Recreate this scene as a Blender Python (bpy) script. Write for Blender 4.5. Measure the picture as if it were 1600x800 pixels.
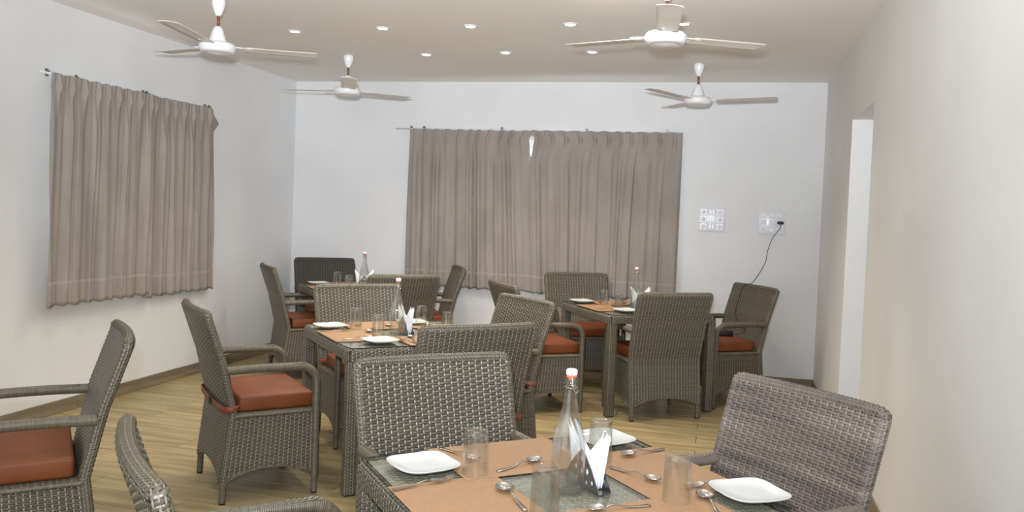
import bpy, bmesh, math, random
from math import sin, cos, pi, radians, sqrt, hypot
from mathutils import Vector, Matrix
random.seed(7)
for o in list(bpy.data.objects): bpy.data.objects.remove(o)
SC = bpy.context.scene
COL = SC.collection
ROT = .245                      # turns the survey frame so that the room lies along the axes
CR, SR = cos(ROT), sin(ROT)
def W(x, y, z=0.0): return Vector((CR*x-SR*y, SR*x+CR*y, z))

# ---------------------------------------------------------------- camera
PITCH, ROLL, CAMH = .03105, .03958, 1.4604
F = Vector((0, cos(PITCH), -sin(PITCH))); U0 = Vector((0, sin(PITCH), cos(PITCH))); R0 = Vector((1, 0, 0))
R = cos(ROLL)*R0+sin(ROLL)*U0; U = -sin(ROLL)*R0+cos(ROLL)*U0
R, U, F = W(*R), W(*U), W(*F)
cd = bpy.data.cameras.new('camera'); cam = bpy.data.objects.new('camera', cd); COL.objects.link(cam)
cam.matrix_world = Matrix(((R.x, U.x, -F.x, 0), (R.y, U.y, -F.y, 0), (R.z, U.z, -F.z, CAMH), (0, 0, 0, 1)))
cd.sensor_width = 36; cd.lens = 1287.76/1600*36; cd.shift_x = -.0005; cd.shift_y = -.01729
cd.clip_start = .05; SC.camera = cam

# ---------------------------------------------------------------- world, view, large lights
SC.view_settings.view_transform = 'Standard'; SC.view_settings.look = 'None'
SC.view_settings.exposure = -0.14; SC.view_settings.gamma = 1.0
w = bpy.data.worlds.new('world'); SC.world = w; w.use_nodes = True
w.node_tree.nodes['Background'].inputs[0].default_value = (.80, .90, 1.0, 1)
w.node_tree.nodes['Background'].inputs[1].default_value = 7.0
def lamp(name, kind, loc, energy, color, aim=None, **kw):
    l = bpy.data.lights.new(name, kind); l.energy = energy; l.color = color
    for k, v in kw.items(): setattr(l, k, v)
    o = bpy.data.objects.new(name, l); COL.objects.link(o); o.location = loc
    if aim is not None: o.rotation_euler = (Vector(aim)-Vector(loc)).to_track_quat('-Z', 'Y').to_euler()
    return o
# added cool fill behind the camera, standing in for unseen daylight
lamp('rear_fill', 'AREA', (-2.1, -1.45, 1.35), 75, (.88, .94, 1.0), aim=(-1.9, 5, 2.3), shape='RECTANGLE', size=3.6, size_y=2.0)
# daylight of the side lobby beyond the doorway
lamp('daylight_lobby', 'AREA', (3.3, 5.0, 1.1), 30, (.84, .90, 1.0), aim=(.9, 5.3, 1.6), shape='RECTANGLE', size=1.5, size_y=1.0)
# the flash of the camera that took the photograph: direct beam, then an added spot that brightens the ceiling
fl = Vector((0, 0, CAMH))+U*.16-R*.05
lamp('camera_flash', 'SPOT', fl, 300, (.82, .91, 1.0), aim=fl+F*5-R*.3+U*.0, spot_size=radians(96), spot_blend=.9, shadow_soft_size=.035)
lamp('ceiling_fill', 'SPOT', fl+U*.03, 1000, (.90, .94, 1.0), aim=fl+F*4.4-R*.2+U*2.2, spot_size=radians(84), spot_blend=.9, shadow_soft_size=.05)

# ---------------------------------------------------------------- materials
def nt(name):
    m = bpy.data.materials.new(name); m.use_nodes = True
    n = m.node_tree; b = n.nodes['Principled BSDF']; return m, n, b
def lin(c): return tuple(((v/255)/12.92 if v/255 <= .04045 else ((v/255+.055)/1.055)**2.4) for v in c)+(1,)
def node(n, t, **kw):
    x = n.nodes.new(t)
    for k, v in kw.items():
        if k in x.inputs: x.inputs[k].default_value = v
        else: setattr(x, k, v)
    return x
def noise_mat(name, c1, c2, scale=(1, 1, 1), nscale=5, rough=.6, bump=0., bscale=80, spec=.5, detail=4, metallic=0, coord='Object', rnd=0.):
    m, n, b = nt(name); L = n.links
    tc = node(n, 'ShaderNodeTexCoord'); mp = node(n, 'ShaderNodeMapping'); mp.inputs['Scale'].default_value = scale
    L.new(tc.outputs[coord], mp.inputs['Vector'])
    nz = node(n, 'ShaderNodeTexNoise', Scale=nscale, Detail=detail); L.new(mp.outputs[0], nz.inputs['Vector'])
    rp = node(n, 'ShaderNodeValToRGB'); rp.color_ramp.elements[0].color = c1; rp.color_ramp.elements[1].color = c2
    rp.color_ramp.elements[0].position = .35; rp.color_ramp.elements[1].position = .65
    L.new(nz.outputs['Fac'], rp.inputs['Fac'])
    out = rp.outputs['Color']
    if rnd:
        oi = node(n, 'ShaderNodeObjectInfo'); hs = node(n, 'ShaderNodeHueSaturation'); mr = node(n, 'ShaderNodeMapRange')
        mr.inputs['To Min'].default_value = 1-rnd; mr.inputs['To Max'].default_value = 1+rnd
        L.new(oi.outputs['Random'], mr.inputs['Value']); L.new(mr.outputs[0], hs.inputs['Value']); L.new(out, hs.inputs['Color']); out = hs.outputs[0]
        mx = node(n, 'ShaderNodeVectorMath', operation='ADD'); sc = node(n, 'ShaderNodeVectorMath', operation='SCALE')
        cb = node(n, 'ShaderNodeCombineXYZ')
        for i in range(3): L.new(oi.outputs['Random'], cb.inputs[i])
        L.new(cb.outputs[0], sc.inputs[0]); sc.inputs['Scale'].default_value = 37.
        L.new(tc.outputs[coord], mx.inputs[0]); L.new(sc.outputs[0], mx.inputs[1]); L.new(mx.outputs[0], mp.inputs['Vector'])
    L.new(out, b.inputs['Base Color']); b.inputs['Roughness'].default_value = rough
    b.inputs['Specular IOR Level'].default_value = spec; b.inputs['Metallic'].default_value = metallic
    if bump:
        n2 = node(n, 'ShaderNodeTexNoise', Scale=bscale, Detail=3); L.new(mp.outputs[0], n2.inputs['Vector'])
        bp = node(n, 'ShaderNodeBump', Strength=bump, Distance=.002); L.new(n2.outputs['Fac'], bp.inputs['Height']); L.new(bp.outputs[0], b.inputs['Normal'])
    return m
M = {}
M['wall'] = noise_mat('white_wall_paint', lin((226, 226, 226)), lin((232, 232, 232)), nscale=1.5, rough=.75, bump=.15, bscale=120, spec=.25)
M['wall_warm'] = noise_mat('warm_white_wall', lin((228, 226, 223)), lin((233, 231, 228)), nscale=1.5, rough=.75, bump=.15, bscale=120, spec=.25)  # slightly warmer white, for the right wall
M['ceiling'] = noise_mat('ceiling_paint', lin((240, 237, 233)), lin((243, 240, 236)), nscale=1.2, rough=.85, bump=.1, bscale=90, spec=.2)
M['grout'] = noise_mat('floor_grout', lin((70, 60, 46)), lin((84, 73, 56)), nscale=20, rough=.9)
M['plank'] = noise_mat('wood_look_tile', lin((142, 124, 88)), lin((178, 158, 116)), scale=(1.2, 14, 14), nscale=1.6, rough=.38, bump=.25, bscale=6, spec=.45, detail=6, rnd=.09)
M['skirt'] = noise_mat('skirting_tile', lin((116, 104, 84)), lin((140, 127, 104)), scale=(1.5, 1.5, 14), nscale=2., rough=.5, detail=6, rnd=.05)
def wicker_mat(name, dark, light, hi, rough=.42, bands=0., bs=14):
    m, n, b = nt(name); L = n.links
    at = node(n, 'ShaderNodeAttribute', attribute_name='tone')
    tc = node(n, 'ShaderNodeTexCoord'); mp = node(n, 'ShaderNodeMapping'); mp.inputs['Scale'].default_value = (1.5, 1.5, bs)
    L.new(tc.outputs['Object'], mp.inputs['Vector'])
    nz = node(n, 'ShaderNodeTexNoise', Scale=1.0, Detail=3); L.new(mp.outputs[0], nz.inputs['Vector'])
    mr = node(n, 'ShaderNodeMapRange'); mr.inputs['From Min'].default_value = .3; mr.inputs['From Max'].default_value = .7
    L.new(nz.outputs['Fac'], mr.inputs['Value'])
    mx = node(n, 'ShaderNodeMix', data_type='FLOAT'); mx.inputs[0].default_value = bands
    L.new(at.outputs['Fac'], mx.inputs[2]); L.new(mr.outputs[0], mx.inputs[3])
    rp = node(n, 'ShaderNodeValToRGB'); rp.color_ramp.elements[0].color = dark; rp.color_ramp.elements[1].color = hi  # hi paints the glossy glint of exposed stakes into their colour
    rp.color_ramp.elements[0].position = .05; rp.color_ramp.elements[1].position = 1.0
    e = rp.color_ramp.elements.new(.78); e.color = light
    L.new(mx.outputs[0], rp.inputs['Fac']); L.new(rp.outputs[0], b.inputs['Base Color'])
    b.inputs['Roughness'].default_value = rough; b.inputs['Specular IOR Level'].default_value = .5
    return m
M['wicker'] = wicker_mat('grey_taupe_wicker', lin((78, 70, 57)), lin((107, 99, 82)), lin((156, 151, 141)), rough=.36)
M['wicker_top'] = wicker_mat('olive_woven_table_top', lin((128, 123, 106)), lin((156, 151, 132)), lin((184, 179, 160)))
M['wicker_streaked'] = wicker_mat('streaked_brown_grey_wicker', lin((70, 62, 58)), lin((140, 127, 117)), lin((178, 170, 162)), bands=.6, bs=26)
M['wicker_shaded'] = wicker_mat('shaded_wicker', lin((54, 49, 41)), lin((68, 62, 53)), lin((100, 94, 84)))  # same wicker with the shade of the back corner put into its colour
M['wicker_base'] = noise_mat('wicker_backing', lin((40, 37, 33)), lin((50, 46, 41)), nscale=30, rough=.8, spec=.2)
M['leather'] = noise_mat('rust_leatherette', lin((110, 54, 18)), lin((120, 61, 22)), nscale=8, rough=.55, bump=.3, bscale=260, spec=.45)
M['strap'] = noise_mat('rust_strap', lin((126, 60, 38)), lin((138, 68, 44)), nscale=20, rough=.5)
M['black'] = noise_mat('black_plastic', lin((24, 22, 22)), lin((34, 32, 31)), nscale=20, rough=.45)
M['curtain'] = noise_mat('taupe_curtain_cloth', lin((152, 143, 136)), lin((163, 154, 147)), scale=(1, 1, .4), nscale=6, rough=.85, bump=.3, bscale=400, spec=.2, detail=3)
M['fan'] = noise_mat('white_fan_enamel', lin((236, 235, 236)), lin((240, 240, 240)), nscale=4, rough=.3)
M['blade'] = noise_mat('cream_fan_blade', lin((226, 218, 208)), lin((230, 223, 214)), nscale=4, rough=.35)
M['rod'] = noise_mat('rusty_down_rod', lin((96, 60, 42)), lin((140, 84, 56)), nscale=30, rough=.5)
M['plastic'] = noise_mat('white_plastic', lin((228, 228, 232)), lin((232, 232, 236)), nscale=4, rough=.25)
M['switch'] = noise_mat('switch_plastic', lin((214, 214, 219)), lin((219, 219, 224)), nscale=4, rough=.3)
M['steel'] = noise_mat('polished_steel', lin((190, 186, 180)), lin((200, 196, 190)), nscale=6, rough=.16, metallic=1.)
M['holder_steel'] = noise_mat('brushed_steel', lin((150, 148, 148)), lin((165, 163, 163)), nscale=40, rough=.3, metallic=1.)
M['ceramic'] = noise_mat('white_ceramic', lin((206, 206, 202)), lin((210, 210, 206)), nscale=3, rough=.12)
M['paper'] = noise_mat('white_paper_napkin', lin((240, 240, 242)), lin((245, 245, 247)), nscale=30, rough=.9, bump=.3, bscale=200, spec=.1)
M['cap'] = noise_mat('white_cap', lin((238, 238, 240)), lin((240, 240, 242)), nscale=4, rough=.3)
M['rubber'] = noise_mat('orange_gasket', lin((206, 96, 62)), lin((212, 104, 70)), nscale=8, rough=.5)
M['alu'] = noise_mat('white_window_frame', lin((215, 215, 215)), lin((220, 220, 220)), nscale=3, rough=.4)
M['bracket'] = noise_mat('bracket_metal', lin((120, 112, 100)), lin((140, 132, 120)), nscale=9, rough=.4, metallic=.6)
def mat_mat():
    m, n, b = nt('woven_vinyl_mat'); L = n.links
    tc = node(n, 'ShaderNodeTexCoord')
    wv = node(n, 'ShaderNodeTexWave', bands_direction='Y'); wv.inputs['Scale'].default_value = 90; wv.inputs['Distortion'].default_value = .6
    L.new(tc.outputs['Object'], wv.inputs['Vector'])
    wx = node(n, 'ShaderNodeTexWave', bands_direction='X'); wx.inputs['Scale'].default_value = 60
    L.new(tc.outputs['Object'], wx.inputs['Vector'])
    nz = node(n, 'ShaderNodeTexNoise', Scale=40.); L.new(tc.outputs['Object'], nz.inputs['Vector'])
    rp = node(n, 'ShaderNodeValToRGB'); rp.color_ramp.elements[0].color = lin((146, 108, 76)); rp.color_ramp.elements[1].color = lin((180, 142, 104))
    ad = node(n, 'ShaderNodeMath', operation='ADD'); L.new(wv.outputs['Fac'], ad.inputs[0]); L.new(nz.outputs['Fac'], ad.inputs[1])
    hf = node(n, 'ShaderNodeMath', operation='MULTIPLY'); hf.inputs[1].default_value = .5; L.new(ad.outputs[0], hf.inputs[0])
    L.new(hf.outputs[0], rp.inputs['Fac']); L.new(rp.outputs[0], b.inputs['Base Color'])
    mu = node(n, 'ShaderNodeMath', operation='MULTIPLY'); L.new(wv.outputs['Fac'], mu.inputs[0]); L.new(wx.outputs['Fac'], mu.inputs[1])
    bp = node(n, 'ShaderNodeBump', Strength=.5, Distance=.001); L.new(mu.outputs[0], bp.inputs['Height']); L.new(bp.outputs[0], b.inputs['Normal'])
    b.inputs['Roughness'].default_value = .55; return m
M['mat'] = mat_mat()
def thin_glass(name, tint, refl=1.0, rough=.02, ior=1.5):
    m = bpy.data.materials.new(name); m.use_nodes = True; n = m.node_tree; n.nodes.clear(); L = n.links
    o = node(n, 'ShaderNodeOutputMaterial'); t = node(n, 'ShaderNodeBsdfTransparent'); t.inputs[0].default_value = tint
    g = node(n, 'ShaderNodeBsdfGlossy'); g.inputs['Roughness'].default_value = rough
    f = node(n, 'ShaderNodeFresnel', IOR=ior); mx = node(n, 'ShaderNodeMixShader')
    ge = node(n, 'ShaderNodeNewGeometry'); iv = node(n, 'ShaderNodeMath', operation='SUBTRACT'); iv.inputs[0].default_value = 1; L.new(ge.outputs['Backfacing'], iv.inputs[1])
    ml = node(n, 'ShaderNodeMath', operation='MULTIPLY'); L.new(f.outputs[0], ml.inputs[0]); L.new(iv.outputs[0], ml.inputs[1])
    L.new(ml.outputs[0], mx.inputs[0]); L.new(t.outputs[0], mx.inputs[1]); L.new(g.outputs[0], mx.inputs[2]); L.new(mx.outputs[0], o.inputs[0]); return m
M['table_glass'] = thin_glass('greenish_table_glass', (.96, .965, .955, 1), ior=1.5)
M['glass_edge'] = noise_mat('dark_glass_edge', lin((38, 44, 40)), lin((50, 58, 52)), nscale=10, rough=.2)
M['pane'] = thin_glass('window_glass', (.95, .97, .97, 1))
def real_glass(name, keep):
    """clear thin-walled glass: part refracting, part plain see-through with reflections that strengthen towards the rims"""
    m = thin_glass(name, (.975, .985, .98, 1), ior=1.6); n = m.node_tree; L = n.links
    out = [x for x in n.nodes if x.type == 'OUTPUT_MATERIAL'][0]; src = out.inputs[0].links[0].from_socket
    g = node(n, 'ShaderNodeBsdfGlass', IOR=1.45, Roughness=0.); g.inputs[0].default_value = (.99, 1, .99, 1)
    mx = node(n, 'ShaderNodeMixShader'); mx.inputs[0].default_value = keep
    L.new(src, mx.inputs[1]); L.new(g.outputs[0], mx.inputs[2]); L.new(mx.outputs[0], out.inputs[0]); return m
M['glass'] = real_glass('clear_glass', .15)
def emit(name, c, s):
    m = bpy.data.materials.new(name); m.use_nodes = True; n = m.node_tree; n.nodes.clear()
    o = node(n, 'ShaderNodeOutputMaterial'); e = node(n, 'ShaderNodeEmission'); e.inputs[0].default_value = c; e.inputs[1].default_value = s
    n.links.new(e.outputs[0], o.inputs[0]); return m
M['led'] = emit('led_lens', (1, .95, .85, 1), 14)

# ---------------------------------------------------------------- mesh helpers
class MB:
    def __init__(s): s.v = []; s.f = []; s.t = []; s.m = []; s.mi = 0
    def add(s, vs, fs, tone=None):
        b = len(s.v); s.v.extend(tuple(x) for x in vs)
        for f in fs: s.f.append(tuple(i+b for i in f)); s.t.append(.5 if tone is None else tone); s.m.append(s.mi)
    def box(s, x0, x1, y0, y1, z0, z1, tone=None):
        s.add([(x, y, z) for z in (z0, z1) for y in (y0, y1) for x in (x0, x1)],
              [(0, 2, 3, 1), (4, 5, 7, 6), (0, 1, 5, 4), (2, 6, 7, 3), (0, 4, 6, 2), (1, 3, 7, 5)], tone)
    def mesh(s, name, mats, smooth=True, sharp=None):
        me = bpy.data.meshes.new(name); me.from_pydata(s.v, [], s.f)
        for m in (mats if isinstance(mats, (list, tuple)) else [mats]): me.materials.append(m)
        if any(s.m): me.polygons.foreach_set('material_index', s.m)
        me.polygons.foreach_set('use_smooth', [smooth]*len(s.f))
        if any(t != .5 for t in s.t):
            a = me.attributes.new('tone', 'FLOAT', 'FACE'); a.data.foreach_set('value', s.t)
        me.update()
        return me
    def obj(s, name, mats, parent=None, smooth=True):
        return link(name, s.mesh(name, mats, smooth), parent)
def link(name, me, parent=None):
    o = bpy.data.objects.new(name, me); COL.objects.link(o)
    if parent: o.parent = parent
    return o
def thing(name, label, cat, loc=(0, 0, 0), rz=0., group=None):
    o = bpy.data.objects.new(name, None); COL.objects.link(o); o.location = loc; o.rotation_euler = (0, 0, rz)
    o.empty_display_size = .1
    return tag(o, label, cat, group)
def tag(o, label, cat, group=None):
    o['label'] = label; o['category'] = cat
    if group: o['group'] = group
    return o
def struct(o): o['kind'] = 'structure'; return o
def copy_tree(o, parent=None):
    c = o.copy(); COL.objects.link(c)
    if parent: c.parent = parent
    for ch in list(o.children): copy_tree(ch, c)
    return c
def tube(mb, pts, r, n=10, wrap=0., depth=.0012, helix=0, tone=True, caps=True, flat=1.):
    """tube along a polyline; wrap = pitch of the wound strand (ridges round the tube)"""
    P = [Vector(p) for p in pts]
    L = [0]
    for a, b in zip(P, P[1:]): L.append(L[-1]+(b-a).length)
    if wrap:
        cnt = max(2, int(L[-1]/(wrap/3)))
    else: cnt = None
    samples = []
    if cnt:
        k = 0
        for i in range(cnt+1):
            d = L[-1]*i/cnt
            while k < len(P)-2 and L[k+1] < d: k += 1
            t = (d-L[k])/max(1e-9, L[k+1]-L[k]); samples.append((P[k].lerp(P[k+1], t), d))
    else: samples = [(p, l) for p, l in zip(P, L)]
    C = [s[0] for s in samples]; N = len(C)
    rr = r if callable(r) else (lambda d, _r=r: _r)
    up = None; vs = []; fs = []
    for i in range(N):
        t = (C[min(i+1, N-1)]-C[max(i-1, 0)]).normalized()
        if up is None:
            up = Vector((0, 0, 1)) if abs(t.z) < .9 else Vector((0, 1, 0))
        up = (up-t*up.dot(t)).normalized(); sd = t.cross(up)
        d = samples[i][1]
        for j in range(n):
            a = 2*pi*j/n; q = rr(d)
            if wrap: q += depth*cos(2*pi*d/wrap+helix*a)
            vs.append(C[i]+up*(cos(a)*q*flat)+sd*(sin(a)*q))
    b = len(mb.v); mb.v.extend(tuple(v) for v in vs)
    for i in range(N-1):
        tn = random.uniform(.3, .7) if (wrap and i % 3 == 0) else (tn if (wrap and i) else .5)
        for j in range(n):
            mb.f.append((b+i*n+j, b+i*n+(j+1) % n, b+(i+1)*n+(j+1) % n, b+(i+1)*n+j)); mb.t.append(tn if tone else .5); mb.m.append(mb.mi)
    if caps:
        mb.f.append(tuple(b+j for j in reversed(range(n)))); mb.f.append(tuple(b+(N-1)*n+j for j in range(n))); mb.t += [.5, .5]; mb.m += [mb.mi]*2
def lathe(mb, prof, n=32, c=(0, 0, 0), close=False):
    b = len(mb.v)
    for r, z in prof:
        for j in range(n):
            a = 2*pi*j/n; mb.v.append((c[0]+r*cos(a), c[1]+r*sin(a), c[2]+z))
    k = len(prof)
    for i in range(k-1+(1 if close else 0)):
        for j in range(n):
            i2 = (i+1) % k
            mb.f.append((b+i*n+j, b+i*n+(j+1) % n, b+i2*n+(j+1) % n, b+i2*n+j)); mb.t.append(.5); mb.m.append(mb.mi)
def weave(mb, S, UL, VL, su=.023, pv=.009, amp=.0021, K=4, mask=None, back=True, closed=False, sw=.0048, split=True, st=1.0):
    """plain weave of flat strands (along u) over stakes (along v); S(u, v) -> point, normal"""
    n = max(2, round(UL/su)); s = UL/n; m = max(2, round(VL/pv)); p = VL/m
    mask = mask or (lambda u, v: True)
    XS = ((-.46, -.0016), (-.26, .0008), (0, -.0005), (.26, .0008), (.46, -.0016)) if split else ((-.46, -.0014), (0, .0008), (.46, -.0014))
    nx = len(XS)
    for j in range(m):
        vc = (j+.5)*p; row = random.random(); b = len(mb.v); cnt = n*K+1
        for i in range(cnt):
            u = i*s/K; off = amp*max(-1., min(1., 1.7*cos(pi*(u/s-.5)+pi*j)))
            for dv, do in XS:
                P, N = S(u, vc+dv*p); q = P+N*(off+do); mb.v.append((q.x, q.y, q.z))
        for i in range(cnt-1):
            if (i+K//2) % K == 0 or i == 0: tn = .15+.28*row+.20*random.random()
            if not mask((i+.5)*s/K, vc): continue
            a = b+nx*i
            for k in range(nx-1):
                mb.f.append((a+k, a+nx+k, a+nx+1+k, a+1+k)); mb.t.append(tn); mb.m.append(mb.mi)
    sg = max(2, m//2)
    for i in range(n):
        u = (i+.5)*s; b = len(mb.v)
        for k in range(sg+1):
            v = VL*k/sg
            for du, do in ((-sw/2, -.0006), (0, .0006), (sw/2, -.0006)):
                P, N = S(u+du, v); q = P+N*do; mb.v.append((q.x, q.y, q.z))
        for k in range(sg):
            if not mask(u, VL*(k+.5)/sg): continue
            a = b+3*k
            for e in (0, 1):
                mb.f.append((a+e, a+e+1, a+e+4, a+e+3)); mb.t.append(st); mb.m.append(mb.mi)
    if back:
        gu = n; gv = max(3, m//2); b = len(mb.v); mi = mb.mi; mb.mi = 1
        for k in range(gv+1):
            for i in range(gu+1):
                P, N = S(UL*i/gu, VL*k/gv); q = P-N*.0036; mb.v.append((q.x, q.y, q.z))
        for k in range(gv):
            for i in range(gu):
                if not mask(UL*(i+.5)/gu, VL*(k+.5)/gv): continue
                a = b+k*(gu+1)+i; mb.f.append((a, a+1, a+gu+2, a+gu+1)); mb.t.append(.49); mb.m.append(1)
        mb.mi = mi
def interp(x, xs, ys):
    if x <= xs[0]: return ys[0]
    for i in range(len(xs)-1):
        if x <= xs[i+1]:
            t = (x-xs[i])/(xs[i+1]-xs[i]); return ys[i]+(ys[i+1]-ys[i])*t
    return ys[-1]
def rbox(mb, x0, x1, y0, y1, z0, z1, r=.012, seg=3, puff=0.):
    """box with rounded edges"""
    bm = bmesh.new(); bmesh.ops.create_cube(bm, size=1)
    for v in bm.verts: v.co = Vector(((x0+x1)/2+v.co.x*(x1-x0), (y0+y1)/2+v.co.y*(y1-y0), (z0+z1)/2+v.co.z*(z1-z0)))
    bmesh.ops.bevel(bm, geom=bm.edges[:], offset=r, segments=seg, profile=.5, affect='EDGES')
    if puff:
        tf = [f for f in bm.faces if f.normal.z > .99 and f.calc_area() > .02]
        if tf:
            rr = bmesh.ops.subdivide_edges(bm, edges=tf[0].edges[:], cuts=7, use_grid_fill=True)
            for v in bm.verts:
                if v.co.z > z1-1e-4:
                    a = (v.co.x-(x0+x1)/2)/((x1-x0)/2-r); c = (v.co.y-(y0+y1)/2)/((y1-y0)/2-r)
                    v.co.z += puff*max(0, 1-a**4)*max(0, 1-c**4)
    bm.verts.index_update(); mb.add([v.co[:] for v in bm.verts], [[v.index for v in f.verts] for f in bm.faces]); bm.free()

# ---------------------------------------------------------------- room shell
RH = 2.705
BL = W(-2.254, 8.422); BR = W(2.706, 7.253)
dB = (BR-BL).normalized(); nB = Vector((dB.y, -dB.x, 0))            # into the room
dL = W(sin(-.246)*-1, -cos(-.246)) ; dL = -W(-sin(-.246), cos(-.246)); nL = Vector((-dL.y, dL.x, 0))
dR = -W(-sin(-.259), cos(-.259)); nR = Vector((dR.y, -dR.x, 0))
LW = 9.3; T = .22
def slab(name, P, d, n, s0, s1, z0, z1, mat, holes=()):
    """wall of thickness T behind the plane through P along d; n points into the room; holes (s0,s1,z0,z1)"""
    mb = MB()
    cuts = sorted({s0, s1}|{h[0] for h in holes}|{h[1] for h in holes})
    for a, b in zip(cuts, cuts[1:]):
        mid = (a+b)/2; zs = [(z0, z1)]
        for h in holes:
            if h[0] < mid < h[1]:
                nz = []
                for c, e in zs:
                    if h[2] > c: nz.append((c, min(e, h[2])))
                    if h[3] < e: nz.append((max(c, h[3]), e))
                zs = nz
        for c, e in zs:
            q = [P+d*a, P+d*b, P+d*b-n*T, P+d*a-n*T]
            mb.add([(v.x, v.y, c) for v in q]+[(v.x, v.y, e) for v in q],
                   [(0, 1, 2, 3), (4, 7, 6, 5), (0, 4, 5, 1), (1, 5, 6, 2), (2, 6, 7, 3), (3, 7, 4, 0)])
    o = mb.obj(name, mat, smooth=False); return struct(o)
WB = (1.42, 3.72, .86, 2.15); WLh = (1.72, 3.05, .90, 2.12); DR = (1.703, 2.59, -.02, 2.18)
slab('wall_back', BL, dB, nB, -T, (BR-BL).length+.02, 0, RH, M['wall'], [WB])
slab('wall_left', BL, dL, nL, 0, LW, 0, RH, M['wall'], [WLh])
slab('wall_right', BR, dR, nR, 0, LW, 0, RH, M['wall_warm'], [DR])
PRL = BL+dL*LW
slab('wall_rear', PRL-Vector((T, 0, 0)), Vector((1, 0, 0)), Vector((0, 1, 0)), 0, 6.2, 0, RH, M['wall'])
mb = MB(); mb.box(-4.7, 4.2, -2.1, 8.1, RH, RH+.15); struct(mb.obj('ceiling', M['ceiling'], smooth=False))
mb = MB(); mb.box(-4.7, 4.2, -2.1, 8.1, -.12, -.0075); floor = struct(mb.obj('floor', M['grout'], smooth=False))
# side lobby seen through the doorway
lob = [('wall_lobby_far', W(2.269, 5.606)+Vector((.2, .6, 0)), Vector((1, 0, 0)), Vector((0, -1, 0)), 0, 2.9),
       ('wall_lobby_near', W(2.269, 5.606)+Vector((.2, -2.4, 0)), Vector((1, 0, 0)), Vector((0, 1, 0)), 0, 2.9)]
for nm, P, d, n, a, b in lob: slab(nm, P, d, n, a, b, 0, RH, M['wall'])
xe = (W(2.269, 5.606)).x+3.1; yc = W(2.269, 5.606).y
slab('wall_lobby_outer', Vector((xe-.02, yc-2.4, 0)), Vector((0, 1, 0)), Vector((-1, 0, 0)), 0, 3., 0, RH, M['wall'])
# floor planks
LX0, LX1 = BL.x, BR.x+.02
PW, PL_ = .1845, 1.185
me_cache = {}
def plank_mesh(w_, l_, mat='plank'):
    k = (round(w_, 3), round(l_, 3), mat)
    if k not in me_cache:
        mb = MB(); a, b, c = l_/2, w_/2, .0012
        mb.add([(-a, -b, -.007), (a, -b, -.007), (a, b, -.007), (-a, b, -.007), (-a, -b, -c), (a, -b, -c), (a, b, -c), (-a, b, -c),
                (-a+c, -b+c, 0), (a-c, -b+c, 0), (a-c, b-c, 0), (-a+c, b-c, 0)],
               [(0, 3, 2, 1), (0, 1, 5, 4), (1, 2, 6, 5), (2, 3, 7, 6), (3, 0, 4, 7), (4, 5, 9, 8), (5, 6, 10, 9), (6, 7, 11, 10), (7, 4, 8, 11), (8, 9, 10, 11)])
        me_cache[k] = mb.mesh('plank', M[mat], smooth=False)
    return me_cache[k]
k0 = -26; g = .0034
for k in range(k0, 11):
    y0 = 5.874+k*PW; y1 = min(y0+PW, 7.70)
    if y0 > 7.6: break
    x = -.085-8*PL_+(0 if k % 2 == 0 else PL_*.5)
    while x < LX1:
        a, b = max(x, LX0-.01), min(x+PL_, LX1+.02)
        if b-a > .04:
            o = link('plank', plank_mesh(y1-y0-g, b-a-g), floor); o.location = ((a+b)/2, (y0+y1)/2, 0)
        x += PL_
# skirting, cut from the same tiles
def skirting(name, P, d, n, joints, h=.088):
    e = bpy.data.objects.new(name, None); COL.objects.link(e); struct(e)
    ang = math.atan2(d.y, d.x)
    for a, b in zip(joints, joints[1:]):
        L = b-a-.002; mb = MB(); rbox(mb, -L/2, L/2, -.006, .006, 0, h, r=.0015, seg=1)
        o = mb.obj('tile', M['skirt'], e, smooth=False); c = P+d*((a+b)/2)+n*.0065; o.location = (c.x, c.y, .0005); o.rotation_euler = (0, 0, ang)
skirting('baseboard_left', BL, dL, nL, [.012, .54, 1.70, 2.877, 4.06, 5.24, 6.42, 7.6])
skirting('baseboard_back', BL, dB, nB, [.0, 1.1, 2.28, 3.46, 4.64, (BR-BL).length])
skirting('baseboard_right', BR, dR, nR, [.014, .9, 1.70]); skirting('baseboard_right', BR, dR, nR, [2.592, 3.7, 4.9, 6.1, 7.3])

# windows behind the curtains
def window(name, P, d, n, h):
    s0, s1, z0, z1 = h; e = bpy.data.objects.new(name, None); COL.objects.link(e); struct(e)
    c = P+d*((s0+s1)/2)-n*.12; e.location = (c.x, c.y, z0); e.rotation_euler = (0, 0, math.atan2(d.y, d.x))
    w_, hh = (s1-s0)/2, z1-z0; mb = MB(); t = .035
    mb.box(-w_, w_, -.03, .03, 0, t); mb.box(-w_, w_, -.03, .03, hh-t, hh); mb.box(-w_, -w_+t, -.03, .03, t, hh-t); mb.box(w_-t, w_, -.03, .03, t, hh-t)
    mb.obj('window_frame', M['alu'], e, smooth=False)
    for sgn in (-1, 1):
        x0, x1 = sorted((sgn*.0, sgn*(w_-t))); x0 += .002; x1 -= .002; mb = MB(); y = .012*sgn; f = .03
        mb.box(x0, x1, y-.01, y+.01, t, t+f); mb.box(x0, x1, y-.01, y+.01, hh-t-f, hh-t); mb.box(x0, x0+f, y-.01, y+.01, t+f, hh-t-f); mb.box(x1-f, x1, y-.01, y+.01, t+f, hh-t-f)
        s = mb.obj('sash', M['alu'], e, smooth=False)
        mb = MB(); mb.box(x0+f, x1-f, y-.002, y+.002, t+f, hh-t-f); mb.obj('pane', M['pane'], s, smooth=False)
window('window_1', BL, dB, nB, WB); window('window_2', BL, dL, nL, WLh)

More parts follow.
